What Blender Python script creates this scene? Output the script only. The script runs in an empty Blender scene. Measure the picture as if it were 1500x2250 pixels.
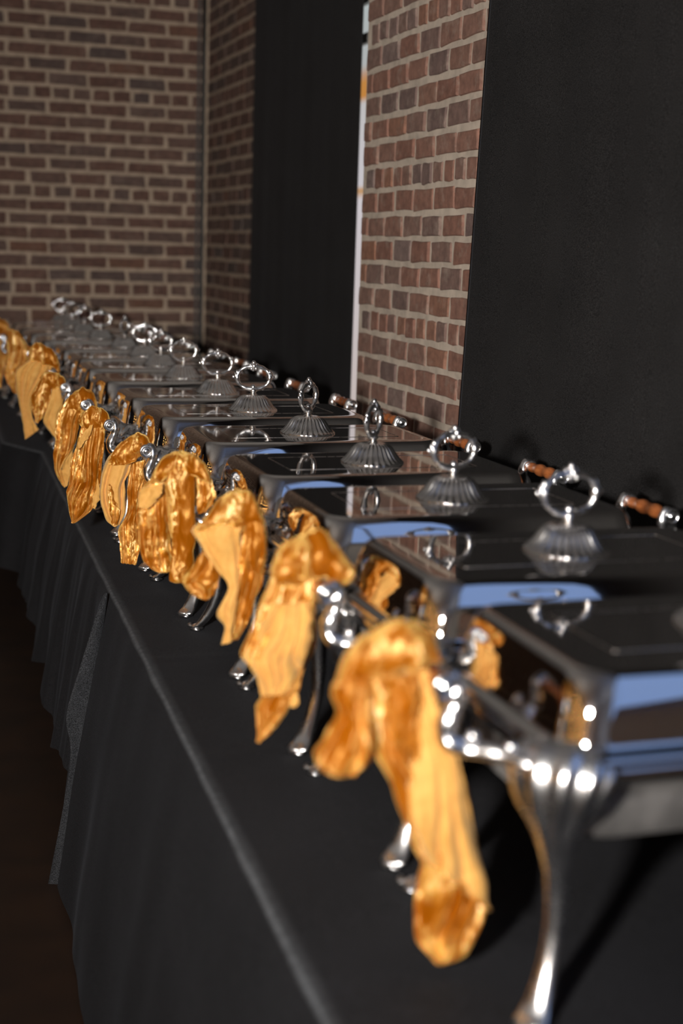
import bpy, bmesh, math, random
from mathutils import Vector, Matrix, noise
random.seed(7)
SC = bpy.context.scene
COL = SC.collection
PI = math.pi
V = Vector

# ------------------------------------------------------------------ camera
CAM = V((0.0, 0.0, 1.585))
YAW, PITCH, ROLL, FPX = 0.3203, 0.1823, 0.0325, 3122.4
_fw = V((math.sin(YAW)*math.cos(PITCH), math.cos(YAW)*math.cos(PITCH), -math.sin(PITCH)))
_r0 = V((math.cos(YAW), -math.sin(YAW), 0)); _u0 = _r0.cross(_fw)
_r = _r0*math.cos(ROLL) + _u0*math.sin(ROLL); _u = -_r0*math.sin(ROLL) + _u0*math.cos(ROLL)
cd = bpy.data.cameras.new('camera'); cam = bpy.data.objects.new('camera', cd); COL.objects.link(cam)
cam.matrix_world = Matrix(((_r.x, _u.x, -_fw.x, CAM.x), (_r.y, _u.y, -_fw.y, CAM.y), (_r.z, _u.z, -_fw.z, CAM.z), (0, 0, 0, 1)))
cd.sensor_fit = 'VERTICAL'; cd.sensor_height = 36; cd.sensor_width = 24
cd.lens = FPX*36/2250; cd.clip_start = 0.05; cd.clip_end = 60
cd.dof.use_dof = True; cd.dof.focus_distance = 3.55; cd.dof.aperture_fstop = 2.2
SC.camera = cam

def ray(x, y): return _fw + _r*((x-750)/FPX) - _u*((y-1125)/FPX)
def proj(p):
    d = V(p) - CAM; t = d.dot(_fw)
    return 750 + FPX*d.dot(_r)/t, 1125 - FPX*d.dot(_u)/t
def at_plane(x, y, p0, n):
    d = ray(x, y); return CAM + d*((V(p0)-CAM).dot(n)/d.dot(n))

# ------------------------------------------------------------------ light and exposure
SC.view_settings.view_transform = 'Standard'; SC.view_settings.look = 'None'
SC.view_settings.gamma = 1.0; SC.view_settings.exposure = 0.0; SC.view_settings.use_curve_mapping = False
W = bpy.data.worlds.new('world'); SC.world = W; W.use_nodes = True
W.node_tree.nodes['Background'].inputs[0].default_value = (0.55, 0.6, 0.75, 1)
W.node_tree.nodes['Background'].inputs[1].default_value = 0.02

FLASH = V((-0.42, 0.12, 1.62))
fl = bpy.data.lights.new('flash_lamp', 'SPOT'); flo = bpy.data.objects.new('flash_lamp', fl); COL.objects.link(flo)
flo.location = FLASH
flo.rotation_euler = (V((1.2, 3.2, 1.15))-FLASH).to_track_quat('-Z', 'Y').to_euler()
fl.spot_size = math.radians(84); fl.spot_blend = 1.0; fl.shadow_soft_size = 0.062; fl.energy = 1.0
fl.use_nodes = True
_n = fl.node_tree.nodes; _em = _n['Emission']; _fo = _n.new('ShaderNodeLightFalloff')
_fo.inputs['Strength'].default_value = 165.0
_em.inputs['Color'].default_value = (1.0, 0.95, 0.89, 1)
fl.node_tree.links.new(_fo.outputs['Linear'], _em.inputs['Strength'])

# ------------------------------------------------------------------ materials
def mat(name):
    m = bpy.data.materials.new(name); m.use_nodes = True
    nt = m.node_tree; return m, nt, nt.nodes['Principled BSDF']
def node(nt, t, **kw):
    n = nt.nodes.new(t)
    for k, v in kw.items(): setattr(n, k, v)
    return n
def noise_tex(nt, scale, detail=3, rough=.5, coord='Object', dist=0):
    tc = node(nt, 'ShaderNodeTexCoord'); n = node(nt, 'ShaderNodeTexNoise')
    n.inputs['Scale'].default_value = scale; n.inputs['Detail'].default_value = detail
    n.inputs['Roughness'].default_value = rough; n.inputs['Distortion'].default_value = dist
    nt.links.new(tc.outputs[coord], n.inputs['Vector']); return n
def ramp(nt, src, stops):
    r = node(nt, 'ShaderNodeValToRGB'); e = r.color_ramp.elements
    while len(e) < len(stops): e.new(0.5)
    for el, (p, c) in zip(e, stops):
        el.position = p; el.color = (c[0], c[1], c[2], 1) if not isinstance(c, (int, float)) else (c, c, c, 1)
    nt.links.new(src, r.inputs[0]); return r
def bump(nt, bs, src, strength, dist):
    b = node(nt, 'ShaderNodeBump'); b.inputs['Strength'].default_value = strength; b.inputs['Distance'].default_value = dist
    nt.links.new(src, b.inputs['Height']); nt.links.new(b.outputs[0], bs.inputs['Normal']); return b
def simple(name, col, rough=.5, metal=0.0, var=.12, scale=40, bmp=0.0):
    m, nt, b = mat(name); n = noise_tex(nt, scale)
    lo = tuple(c*(1-var) for c in col); hi = tuple(min(1, c*(1+var)) for c in col)
    r = ramp(nt, n.outputs['Fac'], [(.3, lo), (.7, hi)]); nt.links.new(r.outputs[0], b.inputs['Base Color'])
    b.inputs['Roughness'].default_value = rough; b.inputs['Metallic'].default_value = metal
    if bmp: bump(nt, b, n.outputs['Fac'], bmp, .002)
    return m
def chrome(name, col, r0, r1, scale=9):
    m, nt, b = mat(name); b.inputs['Metallic'].default_value = 1
    b.inputs['Base Color'].default_value = (*col, 1)
    n = noise_tex(nt, scale, 5, .6); r = ramp(nt, n.outputs['Fac'], [(.35, r0), (.75, r1)])
    nt.links.new(r.outputs[0], b.inputs['Roughness']); return m
def emit(name, col, s):
    m, nt, b = mat(name); b.inputs['Base Color'].default_value = (*col, 1)
    b.inputs['Emission Color'].default_value = (*col, 1); b.inputs['Emission Strength'].default_value = s; return m

M = {}
M['lid'] = chrome('polished_steel', (.80, .77, .74), .03, .055)
M['cast'] = chrome('cast_chrome', (.88, .88, .89), .20, .30, 30)
M['cast_dark'] = chrome('finial_chrome', (.90, .88, .86), .17, .26, 40)
M['legm'] = chrome('leg_chrome', (.88, .88, .89), .22, .32, 25)
M['pan'] = chrome('brushed_steel', (.74, .71, .68), .45, .6, 14)
M['line'] = chrome('engraved_steel', (.55, .52, .5), .25, .4, 60)

def m_wood():
    m, nt, b = mat('turned_wood'); tc = node(nt, 'ShaderNodeTexCoord'); mp = node(nt, 'ShaderNodeMapping')
    mp.inputs['Scale'].default_value = (60, 6, 60); nt.links.new(tc.outputs['Object'], mp.inputs[0])
    n = node(nt, 'ShaderNodeTexNoise'); n.inputs['Scale'].default_value = 2.5; n.inputs['Detail'].default_value = 5
    nt.links.new(mp.outputs[0], n.inputs['Vector'])
    r = ramp(nt, n.outputs['Fac'], [(.3, (.25, .068, .018)), (.7, (.44, .145, .042))])
    nt.links.new(r.outputs[0], b.inputs['Base Color']); b.inputs['Roughness'].default_value = .35
    b.inputs['Coat Weight'].default_value = .3; return m
M['wood'] = m_wood()

def m_velvet():
    m, nt, b = mat('crushed_gold_velvet'); nt.nodes.remove(b); out = nt.nodes['Material Output']
    tc = node(nt, 'ShaderNodeTexCoord'); mp = node(nt, 'ShaderNodeMapping'); mp.inputs['Scale'].default_value = (1, 1, .45)
    nt.links.new(tc.outputs['Object'], mp.inputs[0])
    def nz(sc, de, di):
        n = node(nt, 'ShaderNodeTexNoise'); n.inputs['Scale'].default_value = sc; n.inputs['Detail'].default_value = de
        n.inputs['Roughness'].default_value = .62; n.inputs['Distortion'].default_value = di
        nt.links.new(mp.outputs[0], n.inputs['Vector']); return n
    n1, n2, n3 = nz(9, 2, 1.5), nz(70, 4, 1.6), nz(520, 3, 0)
    # crushed zones: soft patches broken into fine streaks; elsewhere the pile stands smooth and deep
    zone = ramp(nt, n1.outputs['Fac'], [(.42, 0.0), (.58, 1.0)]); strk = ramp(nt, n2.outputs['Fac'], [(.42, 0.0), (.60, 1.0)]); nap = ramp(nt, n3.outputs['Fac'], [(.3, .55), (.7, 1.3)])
    cz = node(nt, 'ShaderNodeMath', operation='MULTIPLY'); nt.links.new(zone.outputs[0], cz.inputs[0]); nt.links.new(strk.outputs[0], cz.inputs[1])
    ov = node(nt, 'ShaderNodeMath', operation='MULTIPLY'); nt.links.new(cz.outputs[0], ov.inputs[0]); nt.links.new(nap.outputs[0], ov.inputs[1])
    hb = node(nt, 'ShaderNodeMath', operation='MULTIPLY'); nt.links.new(n2.outputs['Fac'], hb.inputs[0]); nt.links.new(zone.outputs[0], hb.inputs[1])
    b1 = node(nt, 'ShaderNodeBump'); b1.inputs['Strength'].default_value = .8; b1.inputs['Distance'].default_value = .010
    nt.links.new(hb.outputs[0], b1.inputs['Height'])
    b2 = node(nt, 'ShaderNodeBump'); b2.inputs['Strength'].default_value = .35; b2.inputs['Distance'].default_value = .0012
    nt.links.new(n3.outputs['Fac'], b2.inputs['Height']); nt.links.new(b1.outputs[0], b2.inputs['Normal'])
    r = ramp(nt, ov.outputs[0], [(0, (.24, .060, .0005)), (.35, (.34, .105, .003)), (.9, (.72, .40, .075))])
    df = node(nt, 'ShaderNodeBsdfDiffuse'); nt.links.new(r.outputs[0], df.inputs['Color']); nt.links.new(b2.outputs[0], df.inputs['Normal'])
    sh = node(nt, 'ShaderNodeBsdfSheen', distribution='ASHIKHMIN'); sh.inputs['Color'].default_value = (.98, .64, .19, 1)
    sh.inputs['Roughness'].default_value = .21; nt.links.new(b2.outputs[0], sh.inputs['Normal'])
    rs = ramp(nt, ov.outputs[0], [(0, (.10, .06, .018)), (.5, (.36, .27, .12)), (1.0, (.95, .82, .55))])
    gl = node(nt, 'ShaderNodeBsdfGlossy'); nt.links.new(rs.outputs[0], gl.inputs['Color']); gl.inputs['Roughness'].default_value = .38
    nt.links.new(b2.outputs[0], gl.inputs['Normal'])
    a1 = node(nt, 'ShaderNodeAddShader'); a2 = node(nt, 'ShaderNodeAddShader')
    nt.links.new(df.outputs[0], a1.inputs[0]); nt.links.new(sh.outputs[0], a1.inputs[1])
    nt.links.new(a1.outputs[0], a2.inputs[0]); nt.links.new(gl.outputs[0], a2.inputs[1]); nt.links.new(a2.outputs[0], out.inputs['Surface']); return m
M['velvet'] = m_velvet()
def m_backing():
    m, nt, b = mat('tan_velvet_backing'); n = noise_tex(nt, 60, 4, .6); n2 = noise_tex(nt, 700, 2)
    r = ramp(nt, n.outputs['Fac'], [(.3, (.56, .265, .050)), (.7, (.68, .36, .085))])
    nt.links.new(r.outputs[0], b.inputs['Base Color']); b.inputs['Roughness'].default_value = .75
    b.inputs['Sheen Weight'].default_value = .4; b.inputs['Sheen Tint'].default_value = (1, .8, .5, 1)
    bump(nt, b, n2.outputs['Fac'], .25, .001); return m
M['backing'] = m_backing()

def m_black(name, col, sheen, lint):
    m, nt, b = mat(name); n = noise_tex(nt, 480, 2, .6); v = noise_tex(nt, 5, 3, .5)
    r = ramp(nt, v.outputs['Fac'], [(.3, tuple(c*.85 for c in col)), (.7, tuple(c*1.15 for c in col))])
    sr = ramp(nt, n.outputs['Fac'], [(.38, .25), (.66, 2.1)]); mm = node(nt, 'ShaderNodeMix'); mm.data_type = 'RGBA'; mm.blend_type = 'MULTIPLY'; mm.inputs[0].default_value = 1
    nt.links.new(r.outputs[0], mm.inputs[6]); nt.links.new(sr.outputs[0], mm.inputs[7]); out = mm.outputs[2]
    if lint:
        l = noise_tex(nt, 420, 1, .5); lr = ramp(nt, l.outputs['Fac'], [(.74, 0.0), (.80, 1.0)])
        mx = node(nt, 'ShaderNodeMix'); mx.data_type = 'RGBA'
        nt.links.new(lr.outputs[0], mx.inputs[0]); nt.links.new(out, mx.inputs[6]); mx.inputs[7].default_value = (.10, .095, .09, 1)
        out = mx.outputs[2]
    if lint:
        wa = node(nt, 'ShaderNodeAttribute', attribute_name='edge_highlight'); wn = noise_tex(nt, 60, 3, .6); wr = ramp(nt, wn.outputs['Fac'], [(.3, .45), (.7, 1.0)])  # light catching the table edge, painted in as a paler grey strip
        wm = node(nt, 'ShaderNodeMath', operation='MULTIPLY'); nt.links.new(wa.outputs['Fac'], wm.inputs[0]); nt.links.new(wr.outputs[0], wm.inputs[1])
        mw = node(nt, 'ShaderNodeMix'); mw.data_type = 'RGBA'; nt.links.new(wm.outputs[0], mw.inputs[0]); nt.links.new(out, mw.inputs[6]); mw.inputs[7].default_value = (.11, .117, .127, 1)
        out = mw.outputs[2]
    nt.links.new(out, b.inputs['Base Color']); b.inputs['Roughness'].default_value = .8
    b.inputs['Specular IOR Level'].default_value = .2
    b.inputs['Sheen Weight'].default_value = sheen; b.inputs['Sheen Roughness'].default_value = .35
    b.inputs['Sheen Tint'].default_value = (.8, .85, 1, 1)
    bump(nt, b, n.outputs['Fac'], .35, .001); return m
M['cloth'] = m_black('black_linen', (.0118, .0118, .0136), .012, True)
M['cloth_reverse'] = m_black('black_linen_reverse', (.022, .023, .026), .05, False)
M['drape'] = m_black('black_drape', (.014, .0135, .0138), .02, False)

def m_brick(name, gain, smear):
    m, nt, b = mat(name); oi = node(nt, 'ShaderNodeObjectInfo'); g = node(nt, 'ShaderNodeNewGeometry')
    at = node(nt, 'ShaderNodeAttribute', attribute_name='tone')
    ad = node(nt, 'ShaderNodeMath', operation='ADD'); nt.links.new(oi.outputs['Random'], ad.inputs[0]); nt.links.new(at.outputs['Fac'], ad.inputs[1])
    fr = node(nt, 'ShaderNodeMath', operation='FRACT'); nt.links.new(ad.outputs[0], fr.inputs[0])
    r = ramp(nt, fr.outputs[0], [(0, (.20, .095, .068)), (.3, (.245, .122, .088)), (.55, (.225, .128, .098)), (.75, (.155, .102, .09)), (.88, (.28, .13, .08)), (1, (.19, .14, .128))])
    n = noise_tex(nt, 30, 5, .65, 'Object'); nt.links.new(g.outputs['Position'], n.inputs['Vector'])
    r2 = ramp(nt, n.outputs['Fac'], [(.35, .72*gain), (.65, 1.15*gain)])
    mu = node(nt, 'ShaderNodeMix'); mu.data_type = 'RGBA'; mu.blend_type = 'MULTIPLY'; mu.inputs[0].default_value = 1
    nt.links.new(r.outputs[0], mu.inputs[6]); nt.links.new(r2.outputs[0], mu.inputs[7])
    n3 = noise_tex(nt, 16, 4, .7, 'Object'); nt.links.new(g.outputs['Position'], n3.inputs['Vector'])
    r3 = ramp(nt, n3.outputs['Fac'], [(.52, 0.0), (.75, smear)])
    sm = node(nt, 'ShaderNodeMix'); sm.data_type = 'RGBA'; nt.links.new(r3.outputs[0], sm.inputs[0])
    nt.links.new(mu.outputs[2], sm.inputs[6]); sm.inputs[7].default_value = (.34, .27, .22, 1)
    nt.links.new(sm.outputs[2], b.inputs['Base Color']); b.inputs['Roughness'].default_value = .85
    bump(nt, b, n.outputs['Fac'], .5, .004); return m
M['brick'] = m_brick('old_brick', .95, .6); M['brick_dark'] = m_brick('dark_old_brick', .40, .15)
M['mortar'] = simple('lime_mortar', (.47, .40, .33), .9, 0, .18, 22, .5)
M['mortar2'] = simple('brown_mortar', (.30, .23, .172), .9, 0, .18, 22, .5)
M['plaster'] = simple('pale_plaster', (.6, .6, .6), .85, 0, .1, 4)
M['darkwall'] = simple('dark_painted_wall', (.07, .065, .07), .8, 0, .1, 4)
M['floor'] = simple('dark_stained_floor', (.014, .0055, .002), .55, 0, .35, 6)
M['table'] = simple('folding_table_plastic', (.5, .48, .45), .6)
M['tube'] = simple('grey_tube', (.2, .2, .2), .4, .8)
M['conduit'] = simple('black_conduit', (.012, .013, .013), .5)
M['greytrim'] = simple('grey_corner_bead', (.05, .045, .043), .7)
M['frame'] = simple('window_frame_paint', (.5, .48, .45), .6)
M['cable'] = simple('black_cable', (.01, .01, .01), .6)

def m_daylight():
    m, nt, b = mat('daylit_pane'); tc = node(nt, 'ShaderNodeTexCoord'); sp = node(nt, 'ShaderNodeSeparateXYZ'); nt.links.new(tc.outputs['Object'], sp.inputs[0])
    dv = node(nt, 'ShaderNodeMath', operation='DIVIDE'); dv.inputs[1].default_value = 1.9; nt.links.new(sp.outputs['Z'], dv.inputs[0])
    r = ramp(nt, dv.outputs[0], [(0, (.75, .62, .56)), (.6, (.86, .80, .84)), (.619, (.72, .36, .10)), (.63, (.82, .78, .82)), (.80, (.74, .72, .72)), (.815, (.75, .32, .07)), (.845, (.75, .33, .08)), (.86, (.66, .40, .26)), (.88, (.60, .62, .62)), (1, (.6, .66, .66))])
    b.inputs['Base Color'].default_value = (.05, .05, .05, 1); b.inputs['Roughness'].default_value = .1
    nt.links.new(r.outputs[0], b.inputs['Emission Color']); b.inputs['Emission Strength'].default_value = .68; return m
M['daylight'] = m_daylight()
M['dusk'] = emit('dusk_blue_pane', (.28, .45, .88), .66)
M['bulb'] = emit('warm_bulb', (1.0, .50, .15), 60)

# ------------------------------------------------------------------ mesh helpers
def link(name, me, m=None, parent=None, smooth=True):
    o = bpy.data.objects.new(name, me); COL.objects.link(o)
    if m is not None:
        for k in (m if isinstance(m, (list, tuple)) else [m]): me.materials.append(k)
    if smooth:
        me.polygons.foreach_set('use_smooth', [True]*len(me.polygons))
    if parent: o.parent = parent
    return o
def mesh(name, vs, fs):
    me = bpy.data.meshes.new(name); me.from_pydata([tuple(v) for v in vs], [], fs); me.update(); return me
def tag(o, label=None, cat=None, group=None, kind=None):
    for k, v in (('label', label), ('category', cat), ('group', group), ('kind', kind)):
        if v: o[k] = v
    return o
def empty(name, loc, rz=0):
    o = bpy.data.objects.new(name, None); COL.objects.link(o); o.location = loc; o.rotation_euler = (0, 0, rz)
    o.empty_display_size = .05; return o
class MB:
    def __init__(s): s.v = []; s.f = []
    def box(s, a, b):
        i = len(s.v); x0, y0, z0 = a; x1, y1, z1 = b
        s.v += [(x0,y0,z0),(x1,y0,z0),(x1,y1,z0),(x0,y1,z0),(x0,y0,z1),(x1,y0,z1),(x1,y1,z1),(x0,y1,z1)]
        s.f += [tuple(i+k for k in q) for q in ((0,3,2,1),(4,5,6,7),(0,1,5,4),(1,2,6,5),(2,3,7,6),(3,0,4,7))]; return s
    def loops(s, L, cap0=True, cap1=True, closed=False):
        i = len(s.v); n = len(L[0])
        for l in L: s.v += [tuple(p) for p in l]
        m = len(L)
        for a in range(m if closed else m-1):
            b = (a+1) % m
            for k in range(n):
                s.f.append((i+a*n+k, i+a*n+(k+1) % n, i+b*n+(k+1) % n, i+b*n+k))
        if not closed:
            if cap0: s.f.append(tuple(i+k for k in reversed(range(n))))
            if cap1: s.f.append(tuple(i+(m-1)*n+k for k in range(n)))
        return s
    def sweep(s, pts, rad, n=12, closed=False, up=None, flute=None, nf=9):
        """tube along pts; rad = r or (r_side, r_up) per point"""
        pts = [V(p) for p in pts]; m = len(pts); L = []; ref = V(up) if up else V((0, 0, 1))
        for a in range(m):
            t = (pts[(a+1) % m]-pts[a-1]) if closed else (pts[min(a+1, m-1)]-pts[max(a-1, 0)])
            t.normalize(); sd = t.cross(ref)
            if sd.length < 1e-4: sd = t.cross(V((1, 0, 0)))
            sd.normalize(); u2 = sd.cross(t)
            r = rad[a] if isinstance(rad, list) else rad
            ra, rb = r if isinstance(r, (list, tuple)) else (r, r)
            fa = flute[a] if flute else 0
            L.append([pts[a]+sd*(ra*(1+fa*math.cos(nf*2*PI*k/n))*math.cos(2*PI*k/n))+u2*(rb*(1+fa*math.cos(nf*2*PI*k/n))*math.sin(2*PI*k/n)) for k in range(n)])
        return s.loops(L, closed=closed)
    def lathe(s, prof, n=24, axis='z', off=(0, 0, 0), fl=None, nf=28):
        L = []
        for q, (r, h) in enumerate(prof):
            l = []
            for k in range(n):
                a = 2*PI*k/n; rr = r*(1+(fl[q]*math.cos(nf*a) if fl else 0)); c, d = rr*math.cos(a), rr*math.sin(a)
                l.append({'z': (c+off[0], d+off[1], h+off[2]), 'y': (d+off[0], h+off[1], c+off[2]), 'x': (h+off[0], c+off[1], d+off[2])}[axis])
            L.append(l)
        return s.loops(L)
    def ball(s, c, r, n=8, m=6, sc=(1, 1, 1)):
        L = []
        for a in range(1, m):
            t = PI*a/m
            L.append([(c[0]+r*sc[0]*math.sin(t)*math.cos(2*PI*k/n), c[1]+r*sc[1]*math.sin(t)*math.sin(2*PI*k/n), c[2]-r*sc[2]*math.cos(t)) for k in range(n)])
        return s.loops(L)
    def build(s, name, m, parent=None, smooth=True):
        return link(name, mesh(name, s.v, s.f), m, parent, smooth)
def rrect(hx, hy, r, z, n=7):
    o = []
    for cx, cy, a0 in ((hx-r, hy-r, 0), (-hx+r, hy-r, PI/2), (-hx+r, -hy+r, PI), (hx-r, -hy+r, 1.5*PI)):
        for k in range(n+1):
            a = a0+PI/2*k/n; o.append((cx+r*math.cos(a), cy+r*math.sin(a), z))
    return o
def spline(P, n):
    """Catmull-Rom resample of a list of equal-length vectors (tuples of floats)"""
    out = []; m = len(P)-1
    for i in range(n):
        t = i/(n-1)*m; k = min(int(t), m-1); f = t-k
        p0, p1, p2, p3 = P[max(k-1, 0)], P[k], P[k+1], P[min(k+2, m)]
        out.append(tuple(.5*((2*b)+(c-a)*f+(2*a-5*b+4*c-d)*f*f+(3*b-a-3*c+d)*f**3) for a, b, c, d in zip(p0, p1, p2, p3)))
    return out

# ------------------------------------------------------------------ the setting
ZT = 0.75                       # top of the tablecloths
YB, XS, XP, XD = 8.28, 1.86, 1.57, 1.55
def struct(name, mb, m, smooth=False):
    o = mb.build(name, m, None, smooth); o['kind'] = 'structure'; return o
struct('floor', MB().box((-5, -4.5, -.1), (2.3, 8.6, 0)), M['floor'])
struct('ceiling', MB().box((-5, -4.5, 3.4), (2.3, 8.6, 3.5)), M['plaster'])
struct('wall_left', MB().box((-5.1, -4.5, 0), (-5, 8.6, 3.4)), M['darkwall'])
struct('wall_front', MB().box((-5, -4.6, 0), (2.3, -4.5, 3.4)), M['plaster'])
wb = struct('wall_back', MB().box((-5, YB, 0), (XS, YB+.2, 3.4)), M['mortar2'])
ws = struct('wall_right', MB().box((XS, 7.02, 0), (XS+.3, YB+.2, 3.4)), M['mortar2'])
wp = struct('wall_pier', MB().box((XP, 3.50, 0), (XP+.5, 4.615, 3.4)), M['mortar'])
struct('wall_right_near', MB().box((XP+.1, -4.5, 0), (XP+.5, 3.5, 3.4)), M['plaster'])
struct('wall_right_lintel', MB().box((XS, 4.615, 2.6), (XS+.3, 7.02, 3.4)), M['plaster'])
struct('wall_right_sill', MB().box((XS, 4.615, 0), (XS+.3, 7.02, .6)), M['plaster'])

# --- bricks: slightly irregular bevelled blocks, front face towards -Y, unit size
def brick_mesh(seed, mt):
    rn = random.Random(seed); L = []
    def loop(s, y, j):
        pts = []
        for (cx, cz) in ((-1, -1), (0, -1), (1, -1), (1, 0), (1, 1), (0, 1), (-1, 1), (-1, 0)):
            pts.append((.5*cx*s[0]+rn.uniform(-j, j)*.5, y, .5*cz*s[1]+rn.uniform(-j, j)))
        return pts
    a = loop((1, 1), .0, .05); f = [(x*.975, -.8, z*.94) for x, y, z in a]; f2 = [(x*.94, -1.0, z*.84) for x, y, z in a]
    mb = MB(); mb.loops([a, f, f2], cap0=False)
    me = mesh('brick', mb.v, mb.f); me.materials.append(mt); me.polygons.foreach_set('use_smooth', [False]*len(me.polygons))
    return me
BR = [brick_mesh(100+i, M['brick']) for i in range(8)]; BRD = [brick_mesh(100+i, M['brick_dark']) for i in range(8)]
def lay(wall, org, along, outw, length, hdr_z, cyc, course, pitch, phase, hpitch, joint, z0, z1, vis, BR=BR, bm='brick'):
    """bricks on a wall face: along/outw unit vectors, seen ones as own parts, the rest one stuff mesh"""
    rot = Matrix((along, -V(outw), V((0, 0, 1)))).transposed().to_4x4()
    rest = MB(); n = 0; tones = []
    k0 = math.floor((z0-hdr_z)/course); k1 = math.ceil((z1-hdr_z)/course)
    for k in range(k0, k1+1):
        z = hdr_z+k*course
        if z-course/2 < .005 or z+course/2 > 3.39: continue
        hd = (k % cyc == 0); p = hpitch if hd else pitch
        s = phase+(0 if hd else (p/2 if (k % 2) else 0)); s -= p*math.ceil(s/p)
        while s < length:
            a, b = max(s+joint/2, .004), min(s+p-joint/2, length-.004); s += p
            if b-a < .02: continue
            a += random.uniform(-.004, .004); b += random.uniform(-.004, .004)
            c = V(org)+V(along)*((a+b)/2)+V((0, 0, z+random.uniform(-.002, .002)))
            h = (course-joint)*random.uniform(.93, 1.06); dep = random.uniform(.004, .009)
            mt = Matrix.Translation(c) @ rot @ Matrix.Diagonal((b-a, dep, h, 1))
            px, py = proj(c)
            if vis(px, py) and n < 299:
                o = bpy.data.objects.new('brick', random.choice(BR)); COL.objects.link(o); o.parent = wall; o.matrix_world = mt; n += 1
            else:
                me = random.choice(BR); i = len(rest.v); rest.v += [tuple(mt @ v.co) for v in me.vertices]
                rest.f += [tuple(i+q for q in f.vertices) for f in me.polygons]; tones += [random.random()]*len(me.vertices)
    if rest.v:
        o = rest.build('brickwork', M[bm], wall, False); o['kind'] = 'stuff'
        at = o.data.attributes.new('tone', 'FLOAT', 'POINT'); at.data.foreach_set('value', tones)
C0 = CAM.z
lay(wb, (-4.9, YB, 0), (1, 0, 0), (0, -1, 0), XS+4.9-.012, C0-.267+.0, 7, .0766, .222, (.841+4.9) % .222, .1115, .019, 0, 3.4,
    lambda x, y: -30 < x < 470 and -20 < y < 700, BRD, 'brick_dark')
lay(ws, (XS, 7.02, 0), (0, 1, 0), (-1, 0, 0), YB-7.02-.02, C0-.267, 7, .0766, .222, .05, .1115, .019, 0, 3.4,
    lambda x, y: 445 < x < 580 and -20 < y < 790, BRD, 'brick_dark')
lay(wp, (XP, 3.50, 0), (0, 1, 0), (-1, 0, 0), 1.105, C0-.228, 6, .0765, .163, .06, .0845, .018, 0, 3.4,
    lambda x, y: 770 < x < 1130 and -20 < y < 960)

# --- conduit and corner bead where the two brick walls meet
cdt = MB().sweep([(XS-.035, YB-.03, z) for z in (0.02, .8, 1.1, 1.5, 2.0, 2.6, 3.38)], .011, 10).build('conduit', M['conduit'])
tag(cdt, 'thin black pipe running up the corner of the brick walls', 'pipe')
t1 = MB().box((XS-.066, YB-.014, 0), (XS-.052, YB, 3.4)).build('trim_1', M['greytrim'], None, False); t1['kind'] = 'structure'

# --- window behind the far drape, and an uncovered dusk window in the right wall beside the camera
def window(name, cx, cy, z0, z1, half, axis, pane):
    root = empty(name, (cx, cy, z0)); root['kind'] = 'structure'; H = z1-z0
    def bx(a0, a1, h0, h1, d0, d1):
        return MB().box((d0, a0, h0), (d1, a1, h1)) if axis == 'y' else MB().box((a0, d0, h0), (a1, d1, h1))
    bx(-half, half, 0, H, .0, .012).build('pane', pane, root, False)
    fr = MB()
    for a in ((-half-.05, -half, -.05, H+.05), (half, half+.05, -.05, H+.05), (-half, half, -.05, 0), (-half, half, H, H+.05), (-.02, .02, 0, H), (-half, half, H*.93-.02, H*.93+.02)):
        q = bx(*a, -.02, .03); i = len(fr.v); fr.v += q.v; fr.f += [tuple(i+k for k in f) for f in q.f]
    fr.build('frame', M['frame'], root, False); return root
w1 = window('window_1', XS+.05, 5.86, .65, 2.55, .62, 'y', M['daylight'])
w1.location.y = 5.94
w2 = window('window_2', XP+.04, -.80, 1.45, 3.2, 1.45, 'y', M['dusk'])

# --- drapes
def drape(name, x, y0f, y1f, z0, z1, amp, per, label):
    NY, NZ = 150, 16; vs = []; fs = []
    for b in range(NZ+1):
        z = z0+(z1-z0)*b/NZ; ya, yb = y0f(z), y1f(z)
        for a in range(NY+1):
            t = a/NY; y = ya+(yb-ya)*t
            w = math.sin(2*PI*y/per+.6*math.sin(3*y)+.25*z)*.6+math.sin(2*PI*y/(per*.43)+1.3)*.3+noise.noise((y*3, z*.8, x))*.5
            vs.append((x+amp*w*(1-.4*(z-z0)/(z1-z0)), y, z))
    n = NY+1
    for b in range(NZ):
        for a in range(NY): fs.append((b*n+a, b*n+a+1, (b+1)*n+a+1, (b+1)*n+a))
    o = link(name, mesh(name, vs, fs), M['drape']); md = o.modifiers.new('thick', 'SOLIDIFY'); md.thickness = .004
    return tag(o, label, 'curtain')
drape('curtain', 1.8, lambda z: 5.352+.0*z, lambda z: 6.985, .03, 3.3, .0025, .45, 'narrow flat black curtain between the brick pier and the brick corner')
drape('curtain', 1.538, lambda z: .72, lambda z: 3.605-.075*(z-1.41), .03, 3.3, .005, .6, 'wide flat black curtain to the right of the brick pier')

# ------------------------------------------------------------------ tables and cloths
def edge_x(y): return .392+.0405*y
ANG = -math.atan(.0405)
def banquet_table(y0, y1, label, shift=0.0):
    x0 = edge_x((y0+y1)/2)-shift; root = empty('folding_table', (x0, (y0+y1)/2, 0), ANG); L = (y1-y0)/2
    MB().box((.008, -L, .70), (.92, L, .738)).build('tabletop', M['table'], root, False)
    for sx in (.12, .82):
        for sy in (-1, 1):
            MB().sweep([(sx, sy*(L-.25), 0), (sx, sy*(L-.25), .70)], .014, 10).build('leg', M['tube'], root)
    return tag(root, label, 'table', 'folding tables under the black cloths')
banquet_table(.80, 3.33, 'near folding table hidden under the black cloth')
banquet_table(3.36, 5.75, 'middle folding table hidden under the black cloth')
banquet_table(6.06, 8.2, 'far folding table hidden under the black cloth', .13)

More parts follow.
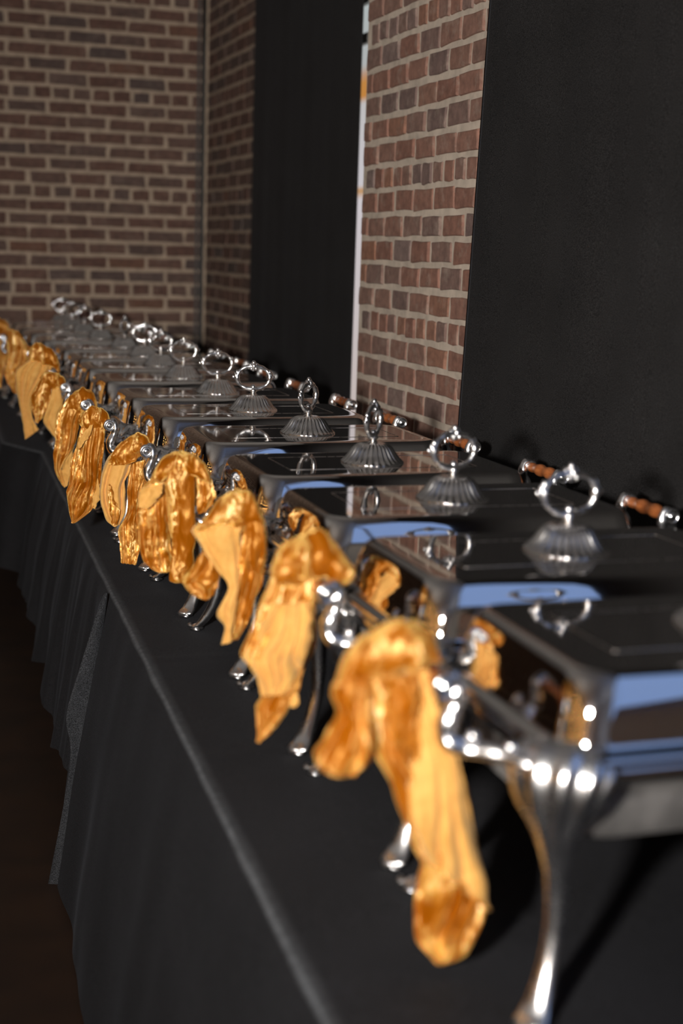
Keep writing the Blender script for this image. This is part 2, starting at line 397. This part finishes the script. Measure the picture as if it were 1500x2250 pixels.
def tablecloth(y0, y1, hem, flare, waves, label, creases=(), seed=0, lift=0.0, shift=0.0):
    NY = int((y1-y0)/.018); prof = []
    NT, NR, ND = 46, 6, 34; vs = []; fs = []; R = .011
    for a in range(NY+1):
        y = y0+(y1-y0)*a/NY; ex = edge_x(y)-shift*min(1, (y-y0)/.3); row = []
        und = .004*noise.noise((y*7, seed, 0))
        for k in range(NT):                     # top, from the wall side to the edge
            t = k/(NT-1); x = 1.49+(ex+R-1.49)*t**.75
            z = ZT+lift-.004-.0012*noise.noise((x*9, y*9, seed))
            for (yc, s, sl) in creases: z += .0035*math.exp(-((y-yc-sl*(x-ex))/.009)**2)*s*max(0, 1-(x-ex)*1.6)
            row.append((x, y, z))
        for k in range(1, NR):                  # rounded edge
            q = PI/2*k/NR; row.append((ex+R-R*math.sin(q)-und*math.sin(q), y, ZT+lift-.004-R+R*math.cos(q)))
        H = ZT-R-hem(y)
        for k in range(ND+1):
            t = k/ND; fold = sum(am*math.sin(2*PI*y/p+ph+.5*t) for p, am, ph in waves)
            x = ex-und-flare*t**.8-(fold+.008*noise.noise((y*4, t*3, seed)))*t**.7
            row.append((x, y, ZT+lift-R-.004-H*t))
        n = len(row); vs += row
    for a in range(NY):
        for k in range(n-1): fs.append((a*n+k, (a+1)*n+k, (a+1)*n+k+1, a*n+k+1))
    o = link('tablecloth', mesh('tablecloth', vs, fs), M['cloth'])
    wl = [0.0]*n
    for k, w in ((NT-1, .45), (NT, .9), (NT+1, 1.0), (NT+2, .7), (NT+3, .25)): wl[k] = w  # strength of the painted highlight across the rounded edge
    o.data.attributes.new('edge_highlight', 'FLOAT', 'POINT').data.foreach_set('value', wl*(NY+1))
    return tag(o, label, 'tablecloth')
near = tablecloth(.78, 3.325, lambda y: .02, .125, [(.55, .006, .4), (.23, .002, 1.1)],
    'black tablecloth on the near table, edge running to the bottom', creases=((2.2, 1, .02), (1.45, .6, .05), (2.78, .7, 0)), seed=1, lift=.0015)
tablecloth(3.328, 5.76, lambda y: .19+.05*max(0, y-3.6)+.03*math.sin(y*9), .09, [(.42, .014, 1.0), (.19, .007, .3), (.09, .003, 0)],
    'black tablecloth with hanging pleats on the middle table', seed=2)
tablecloth(5.762, 8.2, lambda y: .25, .08, [(.42, .012, 1.0), (.19, .008, .3)],
    'black tablecloth on the far table by the back wall', seed=3, shift=.14)

# loose end of the near cloth folded back at its far corner
def px_sheet(rows, yv):
    n = V((-.25, -1, 0)).normalized(); vs = []; fs = []
    for a, r in enumerate(rows):
        for k, (x, y) in enumerate(r):
            vs.append(at_plane(x, y, (edge_x(3.33), yv, 1), n)+n*(.012*math.sin(k*1.3+a*.5)))
    w = len(rows[0])
    for a in range(len(rows)-1):
        for k in range(w-1): fs.append((a*w+k, a*w+k+1, (a+1)*w+k+1, (a+1)*w+k))
    return vs, fs
rws = [((231, 1302), (234, 1301), (237, 1300)), ((214, 1340), (222, 1342), (232, 1340)), ((190, 1420), (203, 1425), (220, 1420)), ((165, 1500), (185, 1505), (208, 1500)),
       ((145, 1560), (172, 1562), (203, 1560)), ((146, 1600), (170, 1605), (199, 1605)), ((160, 1640), (175, 1650), (192, 1650)), ((145, 1740), (162, 1750), (180, 1750)),
       ((122, 1860), (145, 1870), (168, 1870)), ((96, 1985), (122, 2000), (158, 2000)), ((94, 2020), (122, 2045), (155, 2068))]
vs, fs = px_sheet(rws, 3.335)
co = link('corner_fold', mesh('corner_fold', vs, fs), M['cloth_reverse'], near)
md = co.modifiers.new('s', 'SUBSURF'); md.levels = md.render_levels = 2
md = co.modifiers.new('t', 'SOLIDIFY'); md.thickness = .0015

# ------------------------------------------------------------------ chafing dish
XF = 0.995
YD = [1.468, 1.905, 2.362, 2.805, 3.282, 3.765, 4.22, 4.73, 5.195, 5.645, 6.12, 6.66, 7.14, 7.58, 8.02]
XO = [0, 0, 0, 0, 0, -.012, -.006, -.004, .008, .03, .03, .01, 0, 0, 0]
RING = [0, 4, 14, 52, 50, -6, 4, 10, 20, -8, 60, 5, 30, 10, 0]
RZ = [0, .3, -.4, .5, -.3, 1.0, -.6, .6, -1, 1.2, .4, -.8, .5, 0, 0]
ZH = .367
def lid_mesh():
    P = [(.306,.186,.050,.2995),(.314,.194,.052,.301),(.317,.197,.054,.305),(.316,.196,.054,.310),(.311,.191,.052,.3135),(.304,.184,.048,.3145),
         (.3005,.1805,.047,.317),(.2993,.1793,.047,.321),(.2974,.1774,.047,.332),(.2952,.1752,.046,.344),(.2926,.1726,.046,.356),(.2896,.1696,.046,.3675),
         (.2860,.1660,.045,.3785),(.2838,.1638,.045,.3845),(.2815,.1615,.044,.3890),(.2782,.1582,.042,.3925),(.2735,.1535,.039,.3948),(.2675,.1475,.035,.3958),(.261,.141,.032,.396),(.254,.134,.030,.396)]
    mb = MB(); mb.loops([rrect(hx, hy, r, z, 9) for hx, hy, r, z in P]); return mesh('lid', mb.v, mb.f)
def line_mesh():
    mb = MB(); pts = rrect(.205, .085, .004, .3963, 2); mb.sweep(pts, (.0007, .0004), 6, closed=True); return mesh('engraved_line', [(x, y, z) for x, y, z in mb.v], mb.f)
def fin_base():
    mb = MB()
    mb.lathe([(.066,0),(.0665,.0015),(.065,.003),(.060,.0055),(.054,.010),(.048,.017),(.043,.025),(.038,.033),(.032,.0385),(.024,.0415),(.014,.043),(.008,.0445),(.0075,.048),(.0105,.0505),(.0115,.054),(.0095,.058),(.005,.061)],
             112, fl=[0,.01,.03,.07,.10,.11,.11,.105,.08,.04,0,0,0,0,0,0,0], nf=28)
    return mesh('finial_base', mb.v, mb.f)
def fin_ring():
    mb = MB(); pts = []; rad = []
    for k in range(48):
        a = 2*PI*k/48-PI/2; c, s = math.cos(a), math.sin(a)
        ex = .045*(abs(c)**.85)*(1 if c >= 0 else -1); ez = .031*s
        pts.append((ex, 0, .0885+ez)); rad.append(.0060+.0012*math.cos(4*a)+.0006*math.cos(12*a))
    mb.sweep(pts, rad, 10, closed=True, up=(0, 1, 0))
    for sg in (-1, 1):                          # leaf bumps at the sides
        for dx, dz, r, sc in ((.0475, .004, .0078, (.9, .8, 1.5)), (.054, .002, .0052, (1.2, .7, .9)), (.045, .014, .006, (.9, .9, 1.3)), (.044, -.009, .0055, (.9, .9, 1.4)), (.050, .010, .0045, (1, .8, 1))):
            mb.ball((sg*dx, 0, .0885+dz), r, 10, 7, sc)
    mb.ball((0, 0, .0625), .0075, 12, 8, (1, .9, 1.1))
    return mesh('finial_ring', mb.v, mb.f)
def fin_crest():
    mb = MB()
    for x, y, z, r, sc in ((0,0,.1285,.0062,(1,.9,1.15)), (-.0085,0,.1225,.006,(1,.9,1.1)), (.0085,0,.1225,.006,(1,.9,1.1)), (0,-.004,.120,.0068,(.9,1,1.4)), (0,.004,.120,.0068,(.9,1,1.4)),
                           (-.0135,0,.1165,.0055,(1.1,.9,1)), (.0135,0,.1165,.0055,(1.1,.9,1)), (-.006,-.005,.1135,.005,(1,1,1)), (.006,-.005,.1135,.005,(1,1,1)), (-.006,.005,.1135,.005,(1,1,1)), (.006,.005,.1135,.005,(1,1,1)), (0,0,.1115,.0065,(1.2,1,.9))):
        mb.ball((x, y, z), r, 10, 7, sc)
    return mesh('finial_crest', mb.v, mb.f)
def frame_mesh():
    mb = MB()
    L = [rrect(hx, hy, .05, z, 7) for hx, hy, z in ((.298,.178,.299),(.309,.189,.299),(.3115,.1915,.296),(.3115,.1915,.283),(.309,.189,.280),(.300,.180,.280))]
    mb.loops(L, closed=True); return mesh('frame', mb.v, mb.f)
def pan_mesh():
    mb = MB(); mb.loops([rrect(hx, hy, r, z, 6) for hx, hy, r, z in ((.297,.177,.05,.298),(.288,.168,.05,.294),(.284,.164,.05,.25),(.280,.160,.05,.212),(.273,.153,.048,.203),(.262,.142,.045,.200))])
    return mesh('water_pan', mb.v, mb.f)
def leg_mesh():
    """cabriole leg leaning along +x (outwards), fluted shell knee and scrolled foot"""
    S = [(.303,-.012,.046,.020,.0),(.3035,-.010,.052,.024,.1),(.300,-.007,.056,.028,.12),(.292,-.002,.057,.032,.14),(.281,.003,.055,.033,.16),(.268,.006,.050,.031,.16),(.252,.006,.043,.028,.15),
         (.234,.004,.031,.024,.11),(.214,.0,.0245,.020,.08),(.192,-.004,.019,.017,.04),(.168,-.008,.0155,.0145,.0),(.14,-.011,.0135,.013,0),(.112,-.011,.0125,.012,0),(.086,-.007,.0122,.0115,0),
         (.062,.001,.0125,.0112,0),(.042,.011,.0135,.0105,0),(.026,.022,.0155,.0092,0),(.015,.031,.018,.0075,0),(.0095,.040,.0195,.0055,0),(.0075,.049,.0175,.0042,0),(.0085,.056,.012,.0034,0),(.0125,.060,.006,.0028,0)]
    mb = MB(); mb.sweep([(d, 0, z) for z, d, a, b, f in S], [(a, b) for z, d, a, b, f in S], 40, up=(1, 0, .001), flute=[f for *_, f in S], nf=10)
    for q, (y, z, r) in enumerate(((-.03,.296,.010),(-.015,.302,.011),(0,.304,.012),(.015,.302,.011),(.03,.296,.010))): mb.ball((.010, y, z-.012), r, 10, 7, (.9, .8, 1.3))
    mb.box((.030, -.012, .0), (.052, .012, .004)); return mesh('leg', mb.v, mb.f)
def grip_mesh():
    mb = MB(); P = []
    for k in range(41):
        t = k/40; y = -.070+.14*t
        r = .0105+.0022*math.sin(PI*t)+.0015*math.cos(2*PI*3*t)*(1 if .05 < t < .95 else .2)
        P.append((r, y))
    mb.lathe(P, 20, 'y'); return mesh('handle', mb.v, mb.f)
def bracket_mesh():
    """outward = -x, near side = -y; origin at the grip centre"""
    mb = MB()
    mb.lathe([(.004,-.0705),(.0135,-.0705),(.0155,-.0725),(.016,-.078),(.0155,-.0845),(.0135,-.087),(.0115,-.0865),(.0105,-.0845),(.0065,-.0845),(.0055,-.087),(.002,-.0875)], 24, 'y')
    P = [(.002,-.078,.012,.005,.007),(.012,-.078,.010,.008,.008),(.0165,-.078,-.002,.0095,.0095),(.015,-.078,-.018,.0105,.010),(.008,-.079,-.034,.011,.0105),(.003,-.080,-.050,.011,.0105),(.007,-.083,-.063,.0115,.011),(.022,-.090,-.070,.011,.0105),(.040,-.102,-.070,.010,.0095),(.056,-.117,-.070,.0105,.010),(.070,-.134,-.072,.009,.0095),(.084,-.150,-.076,.0095,.009),(.098,-.163,-.080,.010,.008)]
    Q = spline(P, 44)
    mb.sweep([q[:3] for q in Q], [(q[3]*(1+.1*math.sin(i*.9)), q[4]*(1+.1*math.sin(i*.9))) for i, q in enumerate(Q)], 14, up=(.3, 1, .2), flute=[.08]*len(Q), nf=4)
    for x, y, z, r in ((.030,-.094,-.055,.008),(.062,-.124,-.060,.008),(.012,-.082,-.060,.0085)): mb.ball((x, y, z), r, 10, 7)
    return mesh('bracket', mb.v, mb.f)
ME = dict(lid=lid_mesh(), engraved_line=line_mesh(), finial_base=fin_base(), finial_ring=fin_ring(), finial_crest=fin_crest(), frame=frame_mesh(), water_pan=pan_mesh(), leg=leg_mesh(), handle=grip_mesh(), bracket=bracket_mesh())
for k, m in dict(lid='lid', engraved_line='line', finial_base='cast_dark', finial_ring='cast', finial_crest='cast', frame='lid', water_pan='pan', leg='legm', handle='wood', bracket='cast').items():
    ME[k].materials.append(M[m]); ME[k].polygons.foreach_set('use_smooth', [True]*len(ME[k].polygons))
def inst(name, parent, loc=(0, 0, 0), rz=0, sc=(1, 1, 1)):
    o = bpy.data.objects.new(name, ME[name]); COL.objects.link(o); o.parent = parent; o.location = loc; o.rotation_euler = (0, 0, rz); o.scale = sc; return o
ORD = ['nearest chrome chafing dish, fluted front leg in full view, lid knob out of frame', 'second chrome chafing dish from the camera, its ring knob largest in view', 'third chrome chafing dish from the camera, in front of the wide curtain',
       'fourth chrome chafing dish from the camera, its ring knob turned edgeways before the pier', 'fifth chrome chafing dish from the camera, its ring knob turned below the narrow curtain', 'sixth chrome chafing dish from the camera, sharp bright ring knob',
       'seventh chrome chafing dish from the camera', 'eighth chrome chafing dish from the camera, below the narrow curtain\'s far edge', 'ninth chrome chafing dish from the camera', 'tenth chrome chafing dish from the camera', 'eleventh chrome chafing dish from the camera',
       'fifth chrome chafing dish from the back wall', 'third chrome chafing dish counted from the back wall', 'second chrome chafing dish from the back wall', 'last chrome chafing dish, against the brick back wall']
ORD[11] = 'twelfth chrome chafing dish from the camera, fourth from the back wall'
HAND = []
for i, y in enumerate(YD):
    root = empty('chafing_dish', (XF+XO[i], y, ZT), math.radians(RZ[i]))
    tag(root, ORD[i], 'chafing dish', 'chafing dishes in a row along the tables')
    lid = inst('lid', root); inst('engraved_line', lid)
    g = math.radians(RING[i]); inst('finial_base', lid, (0, 0, .3958), .03*i); inst('finial_ring', lid, (0, 0, .3958), g); inst('finial_crest', lid, (0, 0, .3958), g)
    inst('frame', root); inst('water_pan', root)
    for sx in (-1, 1):
        for sy in (-1, 1):
            inst('leg', root, (sx*.300, sy*.156, 0), math.atan2(sy*.80, sx*1.0))
        h = inst('handle', root, (sx*.408, 0, ZH))
        inst('bracket', h, (0, 0, 0), 0, (-sx*1.0, 1, 1)); inst('bracket', h, (0, 0, 0), 0, (-sx*1.0, -1, 1))
    HAND.append(V((XF+XO[i]-.408, y, ZT+ZH)))

# ------------------------------------------------------------------ velvet napkins tied round the front handles
def px(c, sc, ox, oy): return (ox+c[0]/sc, oy+c[1]/sc)
class Napkin:
    def __init__(s, i, label, sc, ox, oy, dy=-.035):
        s.root = empty('napkin', HAND[i]); tag(s.root, label, 'napkin', 'gold velvet napkins tied to the dish handles')
        s.h = HAND[i]; s.n = V((-.27, -.96, 0)).normalized(); s.p0 = s.h+V((-.012, dy, 0)); s.c = (sc, ox, oy); s.seed = i*7.3
    def P(s, q): x, y = px(q, *s.c); return at_plane(x, y, s.p0, s.n)-s.h
    def tail(s, L, R, off=0.0, back=False, folds=3, amp=.011, bulge=.02, ph=0.0, name='tail', crush=1.0):
        A = [s.P(q) for q in L]; B = [s.P(q) for q in R]
        na, nb = 40, 30
        def rs(Q):
            m = max(len(A), len(B)); return spline([tuple(v) for v in Q], na)
        a, b = rs(A), rs(B); vs = []; fs = []; sd = s.seed+ph*3.1+off*70
        for j in range(na):
            t = j/(na-1); l, r = V(a[j]), V(b[j]); w = (r-l).length
            k = min(1.0, w/.09)
            for i in range(nb):
                u = i/(nb-1); c = 2*u-1
                ripple = 0.0
                wv = noise.noise((t*1.9+sd, c*1.1, 5.0)); am = .55+1.1*abs(noise.noise((c*1.7+sd, t*1.1, 9.0)))
                f = (c+.55*wv)*folds*.5*PI+ph+.9*t*math.sin(ph*5)
                ripple = (abs(math.sin(f))**.65-.6)*amp*2.2*am*k*min(1, .45+1.4*t)+.014*k*c*math.sin(2.2*t*PI+ph*2+sd)
                body = bulge*k*(math.sqrt(max(0, 1-.96*c*c))-.35)
                p = l.lerp(r, .5+.5*c*(1-.0))
                q = p*9
                cr = .006*noise.noise((q.x*2.2+sd, q.y*2.2, q.z*1.4))+.0028*noise.noise((q.x*7+sd, q.y*7, q.z*4.5))+crush*.0016*noise.noise((q.x*17, q.y*17+sd, q.z*11))
                edge = .004*noise.noise((t*9+sd, c*1.0, 3.0))
                vs.append(p+s.n*(off+body+ripple+cr)+V((1, -.28, 0))*edge*(abs(c)**3))
        for j in range(na-1):
            for i in range(nb-1): fs.append((j*nb+i, j*nb+i+1, (j+1)*nb+i+1, (j+1)*nb+i))
        me = mesh(name, vs, fs); m = [M['backing'], M['velvet']] if back else [M['velvet'], M['backing']]
        o = link(name, me, m, s.root)
        sf = o.modifiers.new('sub', 'SUBSURF'); sf.levels = sf.render_levels = 1
        so = o.modifiers.new('thick', 'SOLIDIFY'); so.thickness = .0022; so.offset = -1; so.material_offset = 1; so.material_offset_rim = 0
        # make sure the outer side of the sheet faces the handle's front
        if me.polygons[len(me.polygons)//2].normal.dot(s.n) < 0: me.flip_normals()
        return o
    def wrap(s, T, B, depth=.034, ridges=5, off=.0):
        A = spline([tuple(s.P(q)) for q in T], 34); C = spline([tuple(s.P(q)) for q in B], 34); L = []
        n = 32
        for j in range(34):
            t = j/33; top, bot = V(A[j]), V(C[j]); m = (top+bot)/2; hv = (top-bot)/2; l = []
            env = max(.05, math.sin(PI*min(1, max(0, (t*.94+.03))))**.45)
            for k in range(n):
                a = 2*PI*k/n; rr = 1+.10*math.sin(2*a+9*t+s.seed)*math.sin(3*PI*t+s.seed)+.13*(abs(math.sin(ridges*PI*t+.9*math.sin(a+s.seed)+s.seed))**.6-.6)
                p = m+hv*(math.cos(a)*rr*env)+s.n*(off+depth*math.sin(a)*rr*env)
                q = p*9; e = .006*noise.noise((q.x*3+s.seed, q.y*3, q.z*3))+.003*noise.noise((q.x*8, q.y*8+s.seed, q.z*8))+.0015*noise.noise((q.x*18, q.y*18, q.z*18+s.seed))
                l.append(p+(p-m).normalized()*e if (p-m).length > 1e-6 else p)
            L.append(l)
        mb = MB(); mb.loops(L); me = mesh('wrap', mb.v, mb.f)
        bm = bmesh.new(); bm.from_mesh(me); bmesh.ops.recalc_face_normals(bm, faces=bm.faces); bm.to_mesh(me); bm.free()
        o = link('wrap', me, [M['velvet']], s.root); sf = o.modifiers.new('sub', 'SUBSURF'); sf.levels = sf.render_levels = 1
        return o

k = Napkin(0, 'gold velvet napkin nearest the camera with one long tan tail', 2.814, 660, 1340)
k.wrap([(880,300),(845,185),(760,105),(640,60),(500,105),(380,160),(280,240),(205,380)], [(865,330),(780,350),(690,360),(590,370),(480,400),(380,440),(300,510),(240,560)], .036)
k.tail([(300,400),(400,600),(430,760),(470,930),(560,1060),(600,1180),(660,1330),(700,1470),(745,1580),(730,1720),(715,1850),(708,2030),(780,2120),(855,2195)],
       [(760,360),(850,640),(910,790),(960,900),(1010,1050),(1050,1250),(1090,1450),(1130,1650),(1150,1790),(1110,1910),(1060,2010),(1035,2080),(980,2150),(880,2197)], .0, False, 4, .012, .02, .4)
k.tail([(690,330),(680,520),(690,700),(680,900),(650,1100),(650,1250),(690,1400),(700,1470),(860,1530)], [(775,340),(860,640),(925,800),(1000,1020),(1042,1220),(1087,1430),(1127,1640),(1150,1760),(1150,1790)], .014, True, 3, .007, .02, 1.2, crush=.2)
k.tail([(260,380),(195,430),(195,530),(230,620),(170,720),(120,800),(85,880),(130,945),(250,985)], [(460,400),(450,470),(435,580),(440,700),(445,800),(440,880),(400,950),(360,985),(330,992)], .016, False, 3, .015, .03, 2.0)
k.tail([(470,380),(520,480),(540,620),(560,760),(590,900)], [(700,360),(720,480),(710,620),(680,760),(640,880)], .022, False, 2, .010, .02, .9)

k = Napkin(1, 'gold velvet napkin on the second dish, wide tan tail ending in a velvet point', 4.328, 500, 1140)
k.wrap([(1225,440),(1130,330),(1010,205),(870,120),(700,155),(560,200),(460,290),(415,420)], [(1195,600),(1080,640),(990,600),(900,560),(800,600),(640,650),(480,650),(400,560)], .040)
k.tail([(450,420),(390,620),(290,850),(200,1100),(122,1260),(200,1380),(280,1530),(340,1650),(275,1780),(262,1860),(285,1990),(278,2130)],
       [(890,500),(840,700),(838,900),(845,1050),(825,1190),(760,1350),(690,1530),(640,1650),(575,1800),(525,1900),(430,2020),(300,2132)], 0, False, 4, .012, .018, .2)
k.tail([(430,760),(330,930),(250,1120),(180,1290),(290,1490),(345,1640)], [(770,760),(795,930),(790,1100),(725,1300),(650,1500),(570,1640)], .016, True, 5, .012, .02, .5, crush=.2)
k.tail([(600,1500),(590,1640),(585,1740),(600,1780)], [(680,1480),(655,1630),(675,1740),(640,1785)], .008, True, 1, .004, .012, .5)

k = Napkin(2, 'gold velvet napkin on the third dish, half tan half velvet, diagonal hem', 5.623, 380, 1040, -.11)
k.wrap([(1135,520),(1085,400),(980,250),(830,198),(680,240),(520,360),(400,490),(255,630)], [(1120,680),(1050,680),(950,660),(800,680),(660,660),(540,680),(420,720),(320,770)], .032)
k.tail([(860,560),(850,800),(830,1000),(815,1200),(790,1400),(770,1600),(740,1800),(705,2010),(690,2060)], [(1130,560),(1165,720),(1165,900),(1150,1100),(1110,1300),(1060,1450),(985,1680),(930,1840),(800,2050)], .0, False, 3, .012, .02, .3)
k.tail([(340,600),(230,705),(400,960),(560,1180),(690,1390),(545,1690),(640,1880),(590,2095)], [(850,600),(840,800),(832,1000),(818,1200),(795,1400),(772,1600),(742,1800),(720,2060)], .012, True, 2, .010, .016, 1.0, crush=.2)
k.tail([(380,930),(260,1150),(110,1360),(98,1440),(230,1560),(390,1615)], [(560,1050),(580,1250),(565,1350),(545,1440),(500,1530),(420,1612)], -.03, False, 2, .010, .016, .8)
k.tail([(900,560),(905,760),(900,900),(930,1050),(990,1180)], [(1100,560),(1140,760),(1150,950),(1130,1080),(1090,1200)], .022, False, 2, .010, .018, 1.7)

k = Napkin(3, 'gold velvet napkin on the fourth dish with a broad rounded velvet tail', 5, 200, 930, -.11)
k.wrap([(1335,600),(1260,430),(1120,335),(960,318),(800,375),(690,500),(640,610)], [(1300,740),(1190,620),(1060,560),(900,540),(790,640),(700,680),(665,690)], .032)
k.tail([(690,560),(570,710),(530,880),(520,1100),(520,1300),(560,1480),(640,1590),(740,1640)], [(840,560),(835,800),(842,1000),(852,1150),(862,1300),(880,1450),(888,1580),(850,1642)], -.005, False, 4, .012, .014, .7)
k.tail([(880,420),(830,650),(830,850),(850,1100),(890,1300),(890,1500),(868,1680),(920,1730)], [(1130,440),(1150,650),(1155,850),(1145,1100),(1150,1300),(1130,1500),(1085,1680),(1030,1725)], .018, False, 1, .004, .034, .2)
k.tail([(1110,460),(1140,700),(1160,880),(1180,1000)], [(1300,540),(1350,700),(1368,830),(1260,970)], .0, False, 2, .010, .018, .4)
k.tail([(570,690),(530,790),(538,880),(600,920)], [(800,640),(795,720),(735,825),(640,912)], .026, True, 1, .006, .012, .1)

k = Napkin(4, 'gold velvet napkin on the fifth dish with a tan loop folded open', 5, 200, 930)
k.wrap([(672,260),(620,160),(500,108),(390,155),(305,230)], [(610,420),(560,390),(470,340),(370,330),(330,320)], .026)
k.tail([(430,430),(410,600),(405,800),(390,1000),(300,1150),(310,1350),(318,1530)], [(600,400),(630,600),(575,740),(550,900),(540,1100),(535,1350),(500,1552)], .0, False, 4, .012, .014, .9)
k.tail([(340,190),(240,300),(150,440),(110,650),(110,800),(150,980),(200,1080),(265,1132)], [(560,220),(500,360),(440,450),(405,560),(375,700),(392,850),(370,1000),(320,1100)], .014, True, 2, .014, .022, .3, crush=.3)
k.tail([(370,170),(270,280),(215,380),(190,440)], [(570,200),(560,300),(510,390),(420,430)], .028, False, 1, .006, .018, .3)
k.tail([(215,640),(205,800),(215,950),(250,1090)], [(240,660),(290,850),(335,950),(300,1090)], .030, False, 2, .008, .010, .6)

k = Napkin(5, 'gold velvet napkin on the sixth dish, pointed crushed velvet tail in focus', 5, 100, 830)
k.wrap([(735,490),(690,395),(560,312),(450,328),(350,375)], [(690,580),(640,560),(560,560),(440,570),(375,560)], .026)
k.tail([(420,480),(370,600),(335,720),(290,950),(270,1150),(243,1320),(268,1480),(293,1592)], [(650,480),(655,640),(640,800),(625,950),(608,1150),(560,1290),(500,1450),(310,1592)], .006, False, 4, .013, .018, .2)
k.tail([(480,1040),(515,1180),(530,1300),(500,1420)], [(560,1060),(602,1220),(592,1330),(545,1442)], .002, True, 1, .005, .012, .2)
k.tail([(510,500),(430,600),(372,700),(375,760)], [(540,500),(505,620),(440,700),(385,775)], .030, True, 1, .004, .010, .2)

k = Napkin(6, 'gold velvet napkin on the seventh dish, crushed tail curled to show tan', 5, 100, 830)
k.wrap([(577,280),(520,165),(420,118),(320,140),(235,215)], [(560,380),(480,380),(400,390),(320,400),(250,390)], .028)
k.tail([(240,220),(170,350),(120,500),(110,700),(93,900),(102,1050),(160,1150),(208,1202)], [(430,300),(380,450),(360,560),(330,700),(300,780),(220,900),(175,1000),(215,1202)], .006, False, 3, .013, .018, .5)
k.tail([(250,800),(195,950),(168,1080),(205,1195)], [(312,740),(298,850),(272,1050),(235,1198)], .0, True, 1, .004, .01, .5)

k = Napkin(7, 'gold velvet napkin on the eighth dish, small leaf-shaped velvet fold', 5, 0, 630)
k.wrap([(737,1090),(690,985),(600,938),(500,925),(440,960)], [(700,1160),(650,1130),(580,1120),(490,1090),(450,1060)], .024)
k.tail([(480,950),(420,1080),(350,1200),(343,1300),(370,1390),(405,1490)], [(575,1000),(565,1120),(552,1230),(522,1330),(480,1420),(425,1495)], .012, False, 2, .008, .014, .3)
k.tail([(570,1020),(560,1200),(490,1400),(480,1500),(560,1620),(620,1680)], [(640,1080),(690,1290),(650,1400),(640,1500),(660,1600),(680,1690)], .0, True, 2, .008, .012, .3)

k = Napkin(8, 'gold velvet napkin on the ninth dish, mostly tan underside', 5, 0, 630)
k.wrap([(668,890),(600,715),(480,638),(380,615),(305,690)], [(640,990),(560,880),(440,850),(360,850),(330,850)], .026)
k.tail([(360,780),(200,900),(170,1060),(190,1200),(230,1400),(262,1560),(285,1672)], [(600,760),(530,960),(420,1100),(350,1250),(350,1400),(400,1520),(428,1570)], .004, True, 4, .012, .018, .3, crush=.3)

k = Napkin(10, 'gold velvet napkin bunched between the leftmost napkin and the mostly tan one', 5, 0, 640)
k.wrap([(312,600),(230,475),(150,420),(85,370)], [(305,680),(230,660),(150,640),(100,600)], .026)
k.tail([(80,520),(60,750),(50,900),(100,1020),(160,1120)], [(330,600),(310,800),(240,900),(200,1000),(180,1125)], .004, False, 4, .014, .018, .3)

k = Napkin(12, 'gold velvet napkin at the left edge of the picture', 5, 0, 648)
k.wrap([(110,330),(40,270),(-60,270),(-140,320)], [(100,440),(40,400),(-60,400),(-130,420)], .026)
k.tail([(-120,360),(-130,600),(-110,850),(-40,1020)], [(105,360),(85,500),(62,700),(10,1025)], .004, False, 4, .014, .018, .3)

# ------------------------------------------------------------------ uplights added out of view to brighten the ceiling the chrome reflects
M['lens'] = emit('added_uplight_lens', (.75, .82, 1.0), 4)
for i, (x, y, side) in enumerate(((-3.9, -3.9, 'near end of the left wall'), (-3.7, 1.0, 'middle of the left wall'), (-3.7, 4.6, 'far end of the left wall'), (0.6, -3.95, 'foot of the wall behind the camera'))):
    root = empty('added_uplight', (x, y, 0)); tag(root, 'added out-of-view floor lamp at the %s' % side, 'lamp', 'floor uplights added out of view')
    MB().lathe([(.09, 0), (.09, .02), (.10, .025), (.10, .16), (.085, .17), (.08, .165)], 20).build('added_uplight_housing', M['conduit'], root)
    MB().lathe([(.078, .158), (.078, .166), (.02, .168)], 20).build('lens', M['lens'], root)  # lens of the added uplight
    ul = bpy.data.lights.new('added_uplight_beam', 'SPOT'); uo = bpy.data.objects.new('added_uplight_beam', ul); COL.objects.link(uo); uo.parent = root
    uo.location = (0, 0, .19); uo.rotation_euler = V((.55 if y > 0 else 0, .1, 1)).to_track_quat('-Z', 'Y').to_euler()
    ul.spot_size = math.radians(100); ul.spot_blend = 1; ul.energy = 150 if y > 0 else 90; ul.color = (1.0, .95, .90) if y > 0 else (.75, .82, 1.0); ul.shadow_soft_size = .07

# ------------------------------------------------------------------ strings of warm bulbs on the far side of the room (seen only as glints in the steel)
def string_lights(y, label):
    root = empty('string_lights', (-4.93, y, 3.38)); pts = [V((.02*math.sin(k*1.7+y), .05*math.sin(k*2.3+y*3), -.22*k)) for k in range(9)]
    MB().sweep(pts, .004, 6).build('cable', M['cable'], root)
    for p in pts[1:]:
        MB().ball(p+V((.02, 0, -.02)), .021, 10, 7, (1, 1, 1.2)).build('bulb', M['bulb'], root)
    return tag(root, label, 'string lights', 'strands of warm bulbs on the left wall')
for k, (y, w) in enumerate(((-3.4, 'first'), (-2.5, 'second'), (-1.5, 'third'), (-.4, 'fourth'), (.8, 'fifth'), (2.2, 'sixth'))):
    string_lights(y, '%s hanging strand of warm bulbs along the left wall' % w)
